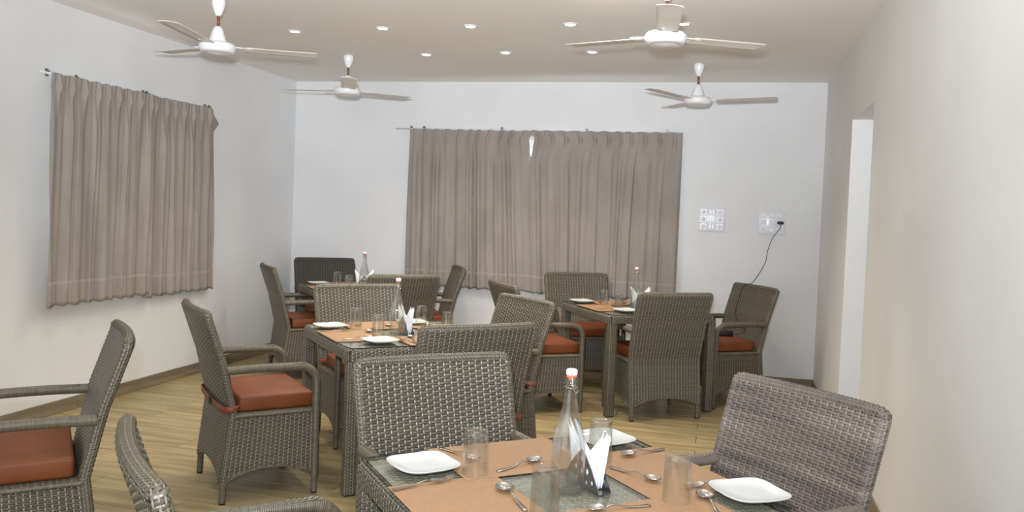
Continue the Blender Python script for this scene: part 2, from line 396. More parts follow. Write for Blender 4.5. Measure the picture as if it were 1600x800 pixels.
# ---------------------------------------------------------------- curtains
def fl_(z): return .085*max(0, 1-abs(z-2.12)/.075)
def sstep(x): x = min(1, max(0, x)); return x*x*(3-2*x)
def saw(t, c): return sstep(t/c) if t < c else 1-sstep((t-c)/(1-c))
def curtain(label, P, d, n, sL, sR, zt, zb, seed, off=.075, amp=.02, pitch=.115, group=None, taper=0., lean=0., flap=0.):
    """sL(z), sR(z): the panel's edges along the wall"""
    rnd = random.Random(seed)
    s0, s1 = sL(zt), sR(zt); npl = max(3, round((s1-s0)/pitch)); NU = npl*28; NV = 64
    knots = [0]
    for i in range(npl): knots.append(knots[-1]+rnd.uniform(.72, 1.28))
    knots = [k/knots[-1] for k in knots]; dep = [rnd.uniform(.55, 1.25) for _ in range(npl+1)]; drift = [rnd.uniform(-.35, .35) for _ in range(npl+1)]
    top = thing('curtain', label, 'curtain', (0, 0, 0), 0, group)
    mb = MB()
    for j in range(NV+1):
        q = j/NV; q = q**1.15; z = zt+(zb-zt)*q; h = zt-z
        a, b = sL(z), sR(z)
        for i in range(NU+1):
            u = i/NU
            for k in range(npl):
                if u <= knots[k+1]+1e-9: break
            t = (u-knots[k])/(knots[k+1]-knots[k])       # 0..1 inside one pleat, pinch at .5
            dd = dep[k]*(1-t)+dep[k+1]*t
            body = min(1, max(0, (h-.07)/.25))
            # below: soft folds that grow wider and drift
            tt = t+body*(drift[k]*(1-t)+drift[k+1]*t)*.5*min(1, h/.9)
            sw_ = saw(tt % 1.0, .80+.12*sin(k*2.3+seed)); fold = amp*dd*sw_*(.5+.5*min(1, h/.5))+.35*amp*sin(2*pi*(u*npl*.43+seed)+h*1.3)*body
            fold += .0035*sin(4*pi*tt+k*2.1)*body+.004*sin(u*37+h*6+seed)*body*min(1, h)
            # header: pinch pleats
            pin = math.exp(-((h-.085)/.035)**2); hd = math.exp(-(h/.08)**2)
            x = (t-.5)/.13
            fold = fold*body+(1-body)*(.012*math.exp(-(x*x)))+pin*(.020*math.exp(-(x/.75)**2)-.004)-hd*.003*cos(6*pi*t)
            s = a+(b-a)*u+lean*h*sin(pi*u)-flap*fl_(z)*12*math.exp(-u/.018)*.8
            zz = z
            if j == NV: zz = z+.006*sin(2*pi*tt)
            if h < 1e-6: zz = z+.004*cos(2*pi*t+seed)
            pt = P+d*s+n*(off+fold); mb.v.append((pt.x, pt.y, zz))
    for j in range(NV):
        for i in range(NU):
            a = j*(NU+1)+i; mb.f.append((a, a+1, a+NU+2, a+NU+1)); mb.t.append(.5); mb.m.append(0)
    o = mb.obj('curtain_cloth', M['curtain'], top); md = o.modifiers.new('thickness', 'SOLIDIFY'); md.thickness = .0025
    # hem, stitched double
    mb = MB(); HR = 6
    for jj in range(NV-HR, NV+1):
        for i in range(NU+1): mb.v.append(tuple(Vector(o.data.vertices[jj*(NU+1)+i].co)+n*.0022))
    for jj in range(HR):
        for i in range(NU): a = jj*(NU+1)+i; mb.f.append((a, a+1, a+NU+2, a+NU+1)); mb.t.append(.5); mb.m.append(0)
    hm = mb.obj('hem', M['curtain'], top); md = hm.modifiers.new('thickness', 'SOLIDIFY'); md.thickness = .0015
    return top
def tri(z):
    return 0 if z < 1.93 or z > 2.205 else ((z-1.93)/.24 if z < 2.17 else (2.205-z)/.035)
ZT = 2.238
curtain('left taupe curtain panel on the back wall window', BL, dB, nB, lambda z: 1.256+.0*z, lambda z: 2.476-.036*tri(z)+(0 if z > 1.93 else .09*(1.93-z)/1.2)+.006, ZT, .715, 3, off=.045, group='curtains on the back wall window', amp=.030)
curtain('right taupe curtain panel on the back wall window, next to the switch plates', BL, dB, nB, lambda z: 2.482+.036*tri(z)+(0 if z > 1.93 else .075*(1.93-z)/1.2)-.006, lambda z: 3.874, ZT, .71, 5, off=.090, group='curtains on the back wall window', lean=-.03, pitch=.125, amp=.030)
curtain('taupe curtain panel on the left wall, half nearest the camera', BL, dL, nL, lambda z: 2.27+.02*(2.2-z), lambda z: 3.255+.03*(2.2-z)/1.5, 2.232, .742, 8, off=.098, group='curtains on the left wall window', amp=.027)
curtain('taupe curtain panel on the left wall, half with the turned-out corner', BL, dL, nL, lambda z: 1.475-.03*(2.2-z)/1.5, lambda z: 2.285+.02*(2.2-z), 2.232, .715, 9, off=.055, group='curtains on the left wall window', amp=.027, flap=.10)
def rail(label, P, d, n, s0, s1, z, brs):
    t = thing('curtain_rail', label, 'curtain rail', tuple(P+d*s0+n*.020)[:2]+(z,), math.atan2(d.y, d.x))
    mb = MB(); L = s1-s0; tube(mb, [(0, 0, 0), (L, 0, 0)], .008, n=8); mb.obj('rod', M['plastic'], t)
    for b in brs:
        sgn = 1 if (n.dot(Vector((-d.y, d.x, 0))) < 0) else -1; mb = MB(); x = b-s0
        mb.box(x-.011, x+.011, min(0, sgn*.018), max(0, sgn*.018), .008, .018); mb.box(x-.011, x+.011, min(sgn*.014, sgn*.019), max(sgn*.014, sgn*.019), -.02, .03)
        mb.obj('bracket', M['bracket'], t, smooth=False)
rail('white curtain rod with small brackets above the back wall window', BL, dB, nB, 1.10, 3.86, 2.243, [1.254, 1.386, 2.17, 2.99, 3.73])
rail('white curtain rod with small brackets above the left wall window', BL, dL, nL, 1.45, 3.27, 2.237, [1.47, 1.53, 2.25, 2.29, 2.95, 3.2])

# ---------------------------------------------------------------- ceiling: downlights and fans
dl = [(-1.627, 5.988), (-.959, 5.767), (-.340, 5.600), (.322, 5.428), (1.034, 5.287), (-.752, 6.674), (-.111, 6.464), (.548, 6.304)]
dlab = ['farthest left of the front row of five', 'second from the left in the front row of five', 'middle one of the front row of five', 'fourth from the left in the front row of five', 'rightmost, just right of the near right fan',
        'left one of the rear row of three', 'middle one of the rear row of three', 'right one of the rear row of three']
mbr = MB(); lathe(mbr, [(.034, -.002), (.036, -.006), (.050, -.004), (.054, 0), (.034, 0)], 24); mtrim = mbr.mesh('trim_ring', M['plastic'])
mbr = MB(); lathe(mbr, [(.0001, -.003), (.034, -.003)], 24); mlens = mbr.mesh('lens', M['led'])
def downlight(x, y, lab):
    p = W(x, y, RH)
    if lab:
        t = thing('downlight', 'lit round ceiling downlight, '+lab, 'ceiling light', p, 0, 'recessed ceiling downlights'); link('trim_ring', mtrim, t); link('lens', mlens, t)
    lamp('downlight_beam', 'SPOT', p-Vector((0, 0, .02)), 41, (1, .92, .78), aim=p-Vector((0, 0, 1)), spot_size=radians(130), spot_blend=.9, shadow_soft_size=.035)
for (x, y), s in zip(dl, dlab): downlight(x, y, s)
for x, y in [(-1.0, 4.75), (-.2, 4.55), (.5, 4.35), (-1.9, 3.9)]: downlight(x, y, None)

def make_fan(label, x, y, phase):
    p = W(x, y, 0); t = thing('ceiling_fan', label, 'ceiling fan', (p.x, p.y, RH), radians(phase)+ROT, 'white three-blade ceiling fans')
    mb = MB(); lathe(mb, [(.0001, 0), (.030, 0), (.040, -.006), (.042, -.02), (.038, -.045), (.028, -.075), (.018, -.098), (.011, -.104), (.0001, -.104)], 28); mb.obj('canopy', M['fan'], t)
    mb = MB(); tube(mb, [(0, 0, -.09), (0, 0, -.18)], .0085, n=12); mb.obj('down_rod', M['rod'], t)
    mb = MB(); lathe(mb, [(.0001, -.168), (.018, -.168), (.026, -.176), (.036, -.20), (.046, -.235), (.052, -.255), (.053, -.262), (.0001, -.262)], 28); mb.obj('motor_cup', M['fan'], t)
    mb = MB(); lathe(mb, [(.0001, -.264), (.07, -.264), (.098, -.272), (.108, -.284), (.110, -.300), (.104, -.318), (.088, -.334), (.082, -.330), (.06, -.336), (.0001, -.342)], 36)
    mb.obj('motor_housing', M['fan'], t)
    for k in range(3):
        mb = MB(); rows = []; NL = 12
        prof = [(.145, .036), (.152, .050), (.17, .056), (.3, .058), (.4, .060), (.5, .062), (.57, .064), (.598, .062), (.606, .054), (.609, .03)]
        vs = []; tilt = radians(-4.5)
        for r, hw in prof:
            for q in (-1, -.45, .35, .8, 1):
                z = -.288+(-.004*(abs(q)**2.5)); v = Vector((r, q*hw+.004, 0)); vs.append((v.x, v.y*cos(tilt), z+.014*(r-.14)/.45+v.y*sin(tilt)))
        fs = [(a*5+b, (a+1)*5+b, (a+1)*5+b+1, a*5+b+1) for a in range(len(prof)-1) for b in range(4)]
        mb.add(vs, fs); o = mb.obj('blade', M['blade'], t); o.rotation_euler = (0, 0, 2*pi*k/3); md = o.modifiers.new('thickness', 'SOLIDIFY'); md.thickness = .003
        mb = MB(); mb.add([(.09, -.018, -.284), (.09, .018, -.284), (.20, .030, -.279), (.20, -.022, -.287), (.09, -.018, -.289), (.09, .018, -.289), (.20, .030, -.283), (.20, -.022, -.291)],
                         [(0, 1, 2, 3), (7, 6, 5, 4), (0, 4, 5, 1), (1, 5, 6, 2), (2, 6, 7, 3), (3, 7, 4, 0)])
        for xx, yy in ((.165, .012), (.19, -.004), (.19, .018)): lathe(mb, [(.0001, -.2755), (.004, -.2765), (.005, -.281)], 8, c=(xx, yy, 0))
        a = mb.obj('blade_arm', M['fan'], o, smooth=False)
    return t
make_fan('near left ceiling fan, in front of the left wall curtain', -1.87, 5.13, 24)
make_fan('far left ceiling fan, above the left end of the back curtain', -1.41, 6.84, 42)
make_fan('near right ceiling fan, largest and cut by the top edge', .762, 4.36, 21)
make_fan('far right ceiling fan, above the wall switch plates', 1.43, 6.60, 102)

# ---------------------------------------------------------------- wicker armchair
MW = [M['wicker'], M['wicker_base']]
ZS = .42
def hw(z): return interp(z, [0, .435, .91], [.2825, .2885, .300])
def yb(z): return interp(z, [0, .12, .435, .68, .91], [.004, .008, .045, -.010, -.088])   # rear face of the chair
TH = .042
def bow(x, z): return -.022*(1-min(1, abs(x)/.28)**2)*min(1, max(0, (z-.40)/.3))
RR = .0185
def chair_meshes():
    out = {}
    # rear face, one weave from the arch to the top rail; lower part named rear_panel
    def Srear(z0, z1):
        VL = z1-z0
        def S(u, v):
            z = z0+v; x = (u-.28)/.28*(hw(z)-.009); e = .01
            y = yb(z)+bow(x, z); dy = (yb(z+e)-yb(z-e))/(2*e)
            N = Vector((0, -1, dy)).normalized(); return Vector((x, y, z)), N
        return S, VL
    arch = lambda t: .105+.055*(1-abs(2*t-1)**2.4)
    mb = MB(); S, VL = Srear(.10, ZS)
    weave(mb, S, .56, VL, mask=lambda u, v: .10+v > arch(u/.56))
    tube(mb, [(-.262+.524*i/24, yb(arch(i/24))+.004, arch(i/24)) for i in range(25)], .0065, n=6, wrap=.012, depth=.001, helix=1)
    out['rear_panel'] = mb.mesh('rear_panel', MW)
    mb = MB(); S, VL = Srear(ZS, .918); weave(mb, S, .56, VL)
    def Sin(u, v):
        z = .918-v; x = (u-.28)/.28*(hw(z)-.009); e = .01
        dy = (yb(z+e)-yb(z-e))/(2*e); return Vector((x, yb(z)+TH-.004+bow(x, z), z)), Vector((0, 1, -dy)).normalized()
    weave(mb, Sin, .56, .918-ZS)
    out['backrest'] = mb.mesh('backrest', MW)
    # woven frame: the two rear posts and the top rail in one run
    mb = MB(); pts = []; yt = yb(.905)+TH/2-.002
    for i in range(25):
        z = .10+.800*i/24; pts.append(Vector((-(hw(z)-RR+.002), yb(z)+TH/2-.002, z)))
    for i in range(1, 6):
        a = pi/2*i/6; pts.append(Vector((-(.2815-.012*(1-cos(a))), yt, .906+.014*sin(a))))
    for i in range(25):
        x = -.266+.532*i/24; pts.append(Vector((x, yt+bow(x, .93), .921)))
    pts += [Vector((-p.x, p.y, p.z)) for p in reversed(pts[:30])]
    Lc = [0]
    for a, b in zip(pts, pts[1:]): Lc.append(Lc[-1]+(b-a).length)
    def fr(d):
        d = min(max(d, 0), Lc[-1]-1e-6); lo = 0
        while Lc[lo+1] < d: lo += 1
        t = (d-Lc[lo])/(Lc[lo+1]-Lc[lo]); return pts[lo].lerp(pts[lo+1], t)
    cache = {}
    def Sp(u, v):
        key = round(v, 5)
        if key not in cache:
            c = fr(v); tg = (fr(v+.022)-fr(v-.022)).normalized(); up = Vector((0, 1, 0)); up = (up-tg*up.dot(tg)).normalized(); cache[key] = (c, up, up.cross(tg))
        c, up, sd = cache[key]; a = u/RR; n_ = up*cos(a)+sd*sin(a); return c+n_*RR, n_
    weave(mb, Sp, 2*pi*RR, Lc[-1], su=.0125, pv=.0080, K=3, amp=.0015, sw=.005, split=False, st=.86)
    out['back_frame'] = mb.mesh('back_frame', MW)
    # arm and front post
    for s, nm in ((-1, 'L'), (1, 'R')):
        mb = MB(); xf = .279*s; zc = .648; r = .085; pts = [(.281*s, .472, .085), (xf, .470, zc-r)]
        for i in range(1, 9):
            a = pi/2*i/8; pts.append((xf, .470-r+r*cos(a), zc-r+r*sin(a)))
        for i in range(1, 9): pts.append((xf*(1+.012*i/8), .385-(.385-yb(zc)-.03)*i/8, zc+.004*sin(pi*i/8)))
        tube(mb, pts, .0205, n=12, wrap=.0058, depth=.0010)
        # light binding strips woven along the top of the arm
        for xo in (-.008, .002, .010):
            L = .36; k = 44; b = len(mb.v)
            for i in range(k*2+1):
                q = i/(k*2); y = .42-L*q; up = .0212+.0016*cos(pi*i/2+xo*400); z = zc+sqrt(max(0, up*up-xo*xo)) if y < .385 else zc-r+sqrt(max(0, (r+up)**2-(y-.385)**2))
                for e in (-.0028, .0028): mb.v.append((xf+xo+e, y, z))
            for i in range(k*2): mb.f.append((b+2*i, b+2*i+1, b+2*i+3, b+2*i+2)); mb.t.append(.92); mb.m.append(0)
        out['arm'+nm] = mb.mesh('arm', MW)
        # side panel
        mb = MB(); x = s*.276
        def Ss(u, v, s=s):
            z = .10+v; y0 = yb(z)+TH*.7; y1 = .458; q = u/.42
            if s < 0: q = 1-q
            y = y0+(y1-y0)*q; xx = s*((hw(z)-.008)*(1-q)+(.281+.008)*q); return Vector((xx, y, z)), Vector((s, 0, .02)).normalized()
        weave(mb, Ss, .42, ZS-.10, mask=lambda u, v: .10+v > arch(u/.42))
        ap = []
        for i in range(21):
            q = i/20; P_, N_ = Ss(.42*q, arch(q)-.10); ap.append(tuple(P_-N_*.003))
        tube(mb, ap, .0065, n=6, wrap=.012, depth=.001, helix=1)
        out['side'+nm] = mb.mesh('side_panel', MW)
    # front panel
    mb = MB()
    def Sf(u, v): return Vector((.265-u*(.53/.53), .484, .10+v)), Vector((0, 1, 0))
    weave(mb, Sf, .53, ZS-.10, mask=lambda u, v: .10+v > arch(u/.53))
    tube(mb, [(-.265+.53*i/24, .480, arch(i/24)) for i in range(25)], .0065, n=6, wrap=.012, depth=.001, helix=1)
    out['front_panel'] = mb.mesh('front_panel', MW)
    # seat deck with woven rim
    mb = MB()
    def rim(a, b, c, d_):
        a, b, c, d_ = map(Vector, (a, b, c, d_)); ul = (b-a).length; vl = (d_-a).length
        def S(u, v): 
            p = a.lerp(b, u/ul).lerp(d_.lerp(c, u/ul), v/vl); N = Vector((0, 0, 1)); return p, N
        weave(mb, S, ul, vl, K=4)
    z = .431
    rim((-.285, .07, z), (-.285, .455, z), (-.225, .455, z), (-.225, .07, z)); rim((.285, .455, z), (.285, .07, z), (.225, .07, z), (.225, .455, z)); rim((.285, .488, z), (-.285, .488, z), (-.225, .42, z), (.225, .42, z))
    for sx in (-1, 1): tube(mb, [(sx*.286, .07, .424), (sx*.288, .458, .424)], .0085, n=8, wrap=.008, depth=.001)
    tube(mb, [(-.266, .486, .424), (.266, .486, .424)], .0085, n=8, wrap=.008, depth=.001)
    mb.mi = 1; mb.box(-.27, .27, .06, .47, .405, .4275, tone=.49); mb.mi = 0
    out['seat'] = mb.mesh('seat', MW)
    # feet
    for i, (x, y, dx, dy) in enumerate(((-.2665, .024, .003, .003), (.2665, .024, -.003, .003), (-.281, .472, 0, 0), (.281, .472, 0, 0))):
        mb = MB(); tube(mb, [(x, y, .008), (x+dx*0, y+dy, .11)], .0165, n=12, wrap=.005, depth=.0006)
        out['foot%d' % i] = mb.mesh('foot', MW)
        mb = MB(); tube(mb, [(x, y, 0), (x, y, .010)], .0155, n=12); out['glide%d' % i] = mb.mesh('glide', M['black'])
    # cushion
    mb = MB(); rbox(mb, -.25, .25, .095, .468, .434, .512, r=.014, seg=3, puff=.010); out['cushion'] = mb.mesh('cushion', M['leather'])
    mb = MB()
    for zz in (.503, .443):
        c = [(-.244, .101), (.244, .101), (.244, .462), (-.244, .462), (-.244, .101)]
        tube(mb, [(x, y, zz) for x, y in c[:4]]+[(c[0][0], c[0][1], zz)], .0042, n=6)
    out['piping'] = mb.mesh('piping', M['leather'])
    mb = MB(); pts = []; zz = .462
    loop = [(-.24, .10), (-.262, .092), (-.292, .066), (-.290, .036), (-.27, .020), (-.15, .016), (0, .014), (.15, .016), (.27, .020), (.290, .036), (.292, .066), (.262, .092), (.24, .10)]
    b = len(mb.v)
    for (x, y) in loop:
        k = -.012*(1-(x/.3)**2)
        mb.v += [(x, y, zz-.016+k), (x, y, zz+.016+k)]
    for i in range(len(loop)-1): mb.f.append((2*i, 2*i+2, 2*i+3, 2*i+1)); mb.t.append(.5); mb.m.append(0)
    out['strap'] = mb.mesh('strap', M['strap'])
    mb = MB(); mb.box(-.018, .022, .006, .013, zz-.026, zz+.004); out['buckle'] = mb.mesh('buckle', M['black'], smooth=False)
    return out
CM = chair_meshes()
def make_chair(strap):
    t = thing('wicker_armchair', '', 'armchair')
    link('rear_panel', CM['rear_panel'], t); link('backrest', CM['backrest'], t); link('back_frame', CM['back_frame'], t)
    for s in 'LR': link('arm', CM['arm'+s], t); link('side_panel', CM['side'+s], t)
    link('front_panel', CM['front_panel'], t); link('seat', CM['seat'], t)
    for i in range(4):
        f = link('foot', CM['foot%d' % i], t); link('glide', CM['glide%d' % i], f)
    c = link('cushion', CM['cushion'], t); c['label'] = 'rust leatherette seat cushion'; link('piping', CM['piping'], c)
    if strap:
        s = link('strap', CM['strap'], c); m = s.modifiers.new('thickness', 'SOLIDIFY'); m.thickness = .003
        link('buckle', CM['buckle'], t)
    return t
chairs = [
 ('C1', -1.481, 4.085, -1.020, 1, 'wicker armchair left of the middle table, fully in view, strap round its back'),
 ('C2', 0, 0, 3.639, 1, 'pale wicker armchair at the far side of the middle table, behind its bottle'),
 ('C3', 0, 0, .466, 1, 'wicker armchair at the near side of the middle table, its back towards the camera'),
 ('C4', 0, 0, 3.609, 0, 'large grey wicker armchair at the far side of the front table, facing the camera'),
 ('C5', 0, 0, 2.118, 0, 'streaked brown-grey wicker armchair right of the front table, beside the right wall'),
 ('C8', 0, 0, .305, 0, 'wicker armchair at the near side of the right table, whole back towards the camera'),
 ('C9', 0, 0, 1.910, 0, 'wicker armchair right of the right table with a black charger on its cushion'),
 ('C10', 0, 0, 3.356, 0, 'wicker armchair at the far side of the right table, in front of the back curtain'),
 ('C11', 0, 0, 2.155, 1, 'tan-lit wicker armchair at the right side of the middle table, facing left'),
 ('C12', 0, 0, -1.213, 0, 'wicker armchair left of the right table, cushion and curved arm showing'),
 ('C13', 0, 0, 3.536, 0, 'shade-darkened wicker armchair, in the back left corner behind the rear left table'),
 ('C14', 0, 0, -1.107, 0, 'wicker armchair left of the rear left table, facing right by the left wall'),
 ('C15', 0, 0, .488, 0, 'wicker armchair at the near side of the rear left table, dark back to camera'),
 ('C16', 0, 0, 1.798, 0, 'wicker armchair right of the rear left table, nearly edge-on before the back curtain'),
 ('C6', 0, 0, 2.09, 0, 'wicker armchair cut by the left edge of the picture, large rust cushion'),
 ('C7', 0, 0, -1.045, 0, 'nearest wicker armchair at the bottom left, only back rail and arm showing'),
]
CPOS = {'C1': (-1.5097, 4.1432, -1.0196),
        'C2': (-0.9911, 5.4573, 3.6386),
        'C3': (-0.1657, 3.8734, 0.4659),
        'C4': (-0.2304, 2.8765, 3.6091),
        'C5': (0.8923, 2.5732, 2.1183),
        'C8': (1.1605, 5.9217, 0.3054),
        'C9': (1.9618, 6.7917, 1.9101),
        'C10': (0.6057, 7.4123, 3.3562),
        'C11': (0.0429, 5.0568, 2.1549),
        'C12': (0.0068, 6.1662, -1.2131),
        'C13': (-1.8239, 8.1031, 3.5361),
        'C14': (-1.985, 6.9525, -1.1074),
        'C15': (-0.8705, 6.5557, 0.4884),
        'C16': (-0.5530, 7.6234, 1.7983),
        'C6': (-1.596, 3.224, 2.09),
        'C7': (-0.71, 1.765, -1.04)}
protos = {}
CH = {}
for key, x, y, a, st, lab in chairs:
    if key in CPOS: x, y, a = CPOS[key]
    if st not in protos: o = protos[st] = make_chair(st)
    else: o = copy_tree(protos[st])
    p = W(x, y); o.location = (p.x, p.y, 0.001); o.rotation_euler = (0, 0, a+ROT); o['label'] = lab; o['group'] = 'wicker dining armchairs with rust cushions'
    CH[key] = o
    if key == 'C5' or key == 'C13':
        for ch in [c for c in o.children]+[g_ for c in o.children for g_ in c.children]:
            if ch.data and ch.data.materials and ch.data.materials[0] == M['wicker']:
                ch.material_slots[0].link = 'OBJECT'; ch.material_slots[0].material = M['wicker_streaked' if key == 'C5' else 'wicker_shaded']

# ---------------------------------------------------------------- woven glass-topped table
HT = .75; TS = .9027
def perim(hs, r):
    """rounded square outline: arclength -> point, outward normal"""
    st = 2*(hs-r); qa = pi*r/2; tot = 4*(st+qa)
    def f(s):
        s %= tot; k = int(s//(st+qa)); q = s-k*(st+qa); a = k*pi/2
        if q < st: p = Vector((-hs+r+q, -hs, 0)); n = Vector((0, -1, 0))
        else:
            b = (q-st)/r; p = Vector((hs-r+r*sin(b), -hs+r-r*cos(b), 0)); n = Vector((sin(b), -cos(b), 0))
        Rm = Matrix.Rotation(a, 3, 'Z'); return Rm@p, Rm@n
    return f, tot
def table_meshes():
    out = {}; hs = TS/2
    f, tot = perim(hs, .035); pr = .022
    def S(u, v):                       # v from the lower edge up and over the rounded top edge
        p, n = f(u); fl = .036
        if v < fl: return Vector((p.x, p.y, HT-.008-pr-fl+v)), n
        b = min(pi/2, (v-fl)/pr); q = p-n*(pr*(1-cos(b))); return Vector((q.x, q.y, HT-.008-pr+pr*sin(b))), (n*cos(b)+Vector((0, 0, sin(b)))).normalized()
    mb = MB(); weave(mb, S, tot, .036+pr*pi/2, su=.020, pv=.0085)
    mb.mi = 1
    f2, tot2 = perim(hs-.03, .01)
    for k in range(4):
        pass
    for a, b, c, d_ in ((-hs+.01, hs-.01, -hs+.006, -hs+.05), (-hs+.01, hs-.01, hs-.05, hs-.006), (-hs+.006, -hs+.05, -hs+.05, hs-.05), (hs-.05, hs-.006, -hs+.05, hs-.05)):
        mb.box(a, b, c, d_, HT-.067, HT-.014, tone=.49)
    out['apron'] = mb.mesh('apron', MW)
    lf, lt = perim(.031, .009)
    mb = MB()
    def SL(u, v): p, n = lf(u); return Vector((p.x, p.y, .008+v)), n
    weave(mb, SL, lt, HT-.067-.008, su=.0145, pv=.0085, amp=.0016, sw=.005, K=2, st=.9)
    mb.mi = 1; mb.box(-.0275, .0275, -.0275, .0275, .001, .0075, tone=.49); out['leg'] = mb.mesh('leg', MW)
    mb = MB()
    def ST(u, v): return Vector((-hs+.03+u, -hs+.03+v, HT-.010)), Vector((0, 0, 1))
    weave(mb, ST, 2*hs-.06, 2*hs-.06, su=.023, pv=.0105, K=2, amp=.0017)
    out['woven_top'] = mb.mesh('woven_top', [M['wicker_top'], M['wicker_base']])
    mb = MB(); g_ = hs-.012; gf, gt = perim(g_, .012); N = 40; ring = [gf(gt*i/N)[0] for i in range(N)]
    for z in (HT-.0062, HT-.0002): mb.v += [(p.x, p.y, z) for p in ring]
    mb.f += [tuple(reversed(range(N))), tuple(range(N, 2*N))]; mb.t += [.5]*2; mb.m += [0, 0]
    for i in range(N): mb.f.append((i, (i+1) % N, N+(i+1) % N, N+i)); mb.t.append(.5); mb.m.append(1)
    out['glass'] = mb.mesh('glass_top', [M['table_glass'], M['glass_edge']], smooth=False)
    return out
TM = table_meshes()
def make_table():
    t = thing('woven_dining_table', '', 'table')
    link('apron', TM['apron'], t); link('woven_top', TM['woven_top'], t); link('glass_top', TM['glass'], t)['label'] = 'clear greenish glass sheet'
    for sx in (-1, 1):
        for sy in (-1, 1):
            l = link('leg', TM['leg'], t); l.location = (sx*(TS/2-.035), sy*(TS/2-.035), 0)
    return t
TAB = {'T1': (0.1806, 2.1257, 0.4621, 'square wicker table with a glass top nearest the camera, laid for four'),
       'T2': (-0.6143, 4.6972, 0.4959, 'square wicker table with a glass top in the middle of the room'),
       'T3': (1.0006, 6.5167, 0.348, 'square wicker table with a glass top before the right half of the back curtain'),
       'T4': (-1.3195, 7.2551, 0.477, 'square wicker table with a glass top in the rear left corner, mostly hidden by chairs')}
tp = None; TO = {}
for k, (x, y, a, lab) in TAB.items():
    if tp is None: o = tp = make_table()
    else: o = copy_tree(tp)
    p = W(x, y); o.location = (p.x, p.y, 0); o.rotation_euler = (0, 0, a+ROT); o['label'] = lab; o['group'] = 'square wicker tables with glass tops'; TO[k] = (p, a+ROT)
ZG = HT+.0003
def on_table(k, x, y, z=0.):
    p, a = TO[k]; return Vector((p.x+cos(a)*x-sin(a)*y, p.y+sin(a)*x+cos(a)*y, ZG+z))

# ---------------------------------------------------------------- things on the tables
TN = {'T1': 'the front table', 'T2': 'the middle table', 'T3': 'the right table', 'T4': 'the rear left table'}
SIDE = {'L': 'left side', 'F': 'far side', 'R': 'right side', 'N': 'near side'}
def mat_mesh(a, b):
    mb = MB(); rbox(mb, -a/2, a/2, -b/2, b/2, 0, .0014, r=.0005, seg=1); return mb.mesh('placemat', M['mat'], smooth=False)
mmA = mat_mesh(.40, .30); 
mats = {'F': (-.038, .290, 0), 'R': (.297, .042, pi/2), 'N': (.085, -.297, 0), 'L': (-.297, -.035, pi/2)}
for k in TN:
    for i, (s, (x, y, r)) in enumerate(mats.items()):
        o = link('placemat', mmA, None); o.location = on_table(k, x, y, .0003+(.0016 if s in 'FN' else 0)); o.rotation_euler = (0, 0, TO[k][1]+r)
        tag(o, 'terracotta woven placemat on the %s of %s' % (SIDE[s], TN[k]), 'placemat', 'placemats on '+TN[k])
# plate: square with bowed sides and raised rim
def plate_mesh():
    mb = MB(); N = 64; rings = [(.0, .003), (.50, .003), (.62, .0035), (.80, .0075), (.97, .0145), (1.0, .0160), (.99, .0170), (.95, .0160), (.78, .0100), (.60, .0060), (.30, .0052), (0, .0050)]
    rings = [(.45, 0), (.60, .0), (.80, .0045), (.98, .0125), (1.0, .0145), (.985, .0150), (.95, .0135), (.78, .0075), (.58, .0042), (.3, .0036), (.002, .0036)]
    def rad(a):
        c, s = abs(cos(a)), abs(sin(a)); n = 4.0; q = 1/((c**n+s**n)**(1/n)); return .089*q
    for q, z in rings:
        for i in range(N):
            a = 2*pi*i/N; r = rad(a)*q; mb.v.append((r*cos(a), r*sin(a), z+ (.002*(abs(sin(2*a))**3)*max(0, q-.6)*2.5)))
    for j in range(len(rings)-1):
        for i in range(N): mb.f.append((j*N+i, j*N+(i+1) % N, (j+1)*N+(i+1) % N, (j+1)*N+i)); mb.t.append(.5); mb.m.append(0)
    mb.f += [tuple(reversed(range(N))), tuple(range((len(rings)-1)*N, len(rings)*N))]; mb.t += [.5]*2; mb.m += [0]*2
    return mb.mesh('plate', M['ceramic'])
pm = plate_mesh()
plates = {'T1': [(-.308, .280, .1, 'left corner'), (.404, -.215, -.15, 'right corner, touching the edge'), (.315, .345, .1, 'far corner behind the napkins')],
          'T2': [(-.335, .275, .1, 'far left corner'), (-.232, -.305, .15, 'near left corner'), (.19, .32, 0, 'far side, behind the napkins')],
          'T3': [(-.315, .345, .05, 'far left corner'), (-.235, -.275, .1, 'near left corner')], 'T4': [(-.30, .30, .1, 'far left corner'), (-.30, -.33, .1, 'near left corner')]}
for k, l in plates.items():
    for x, y, r, s in l:
        o = link('plate', pm, None); o.location = on_table(k, x, y, .0036); o.rotation_euler = (0, 0, TO[k][1]+r)
        tag(o, 'white square plate on the %s of %s' % (s, TN[k]), 'plate', 'white square plates')
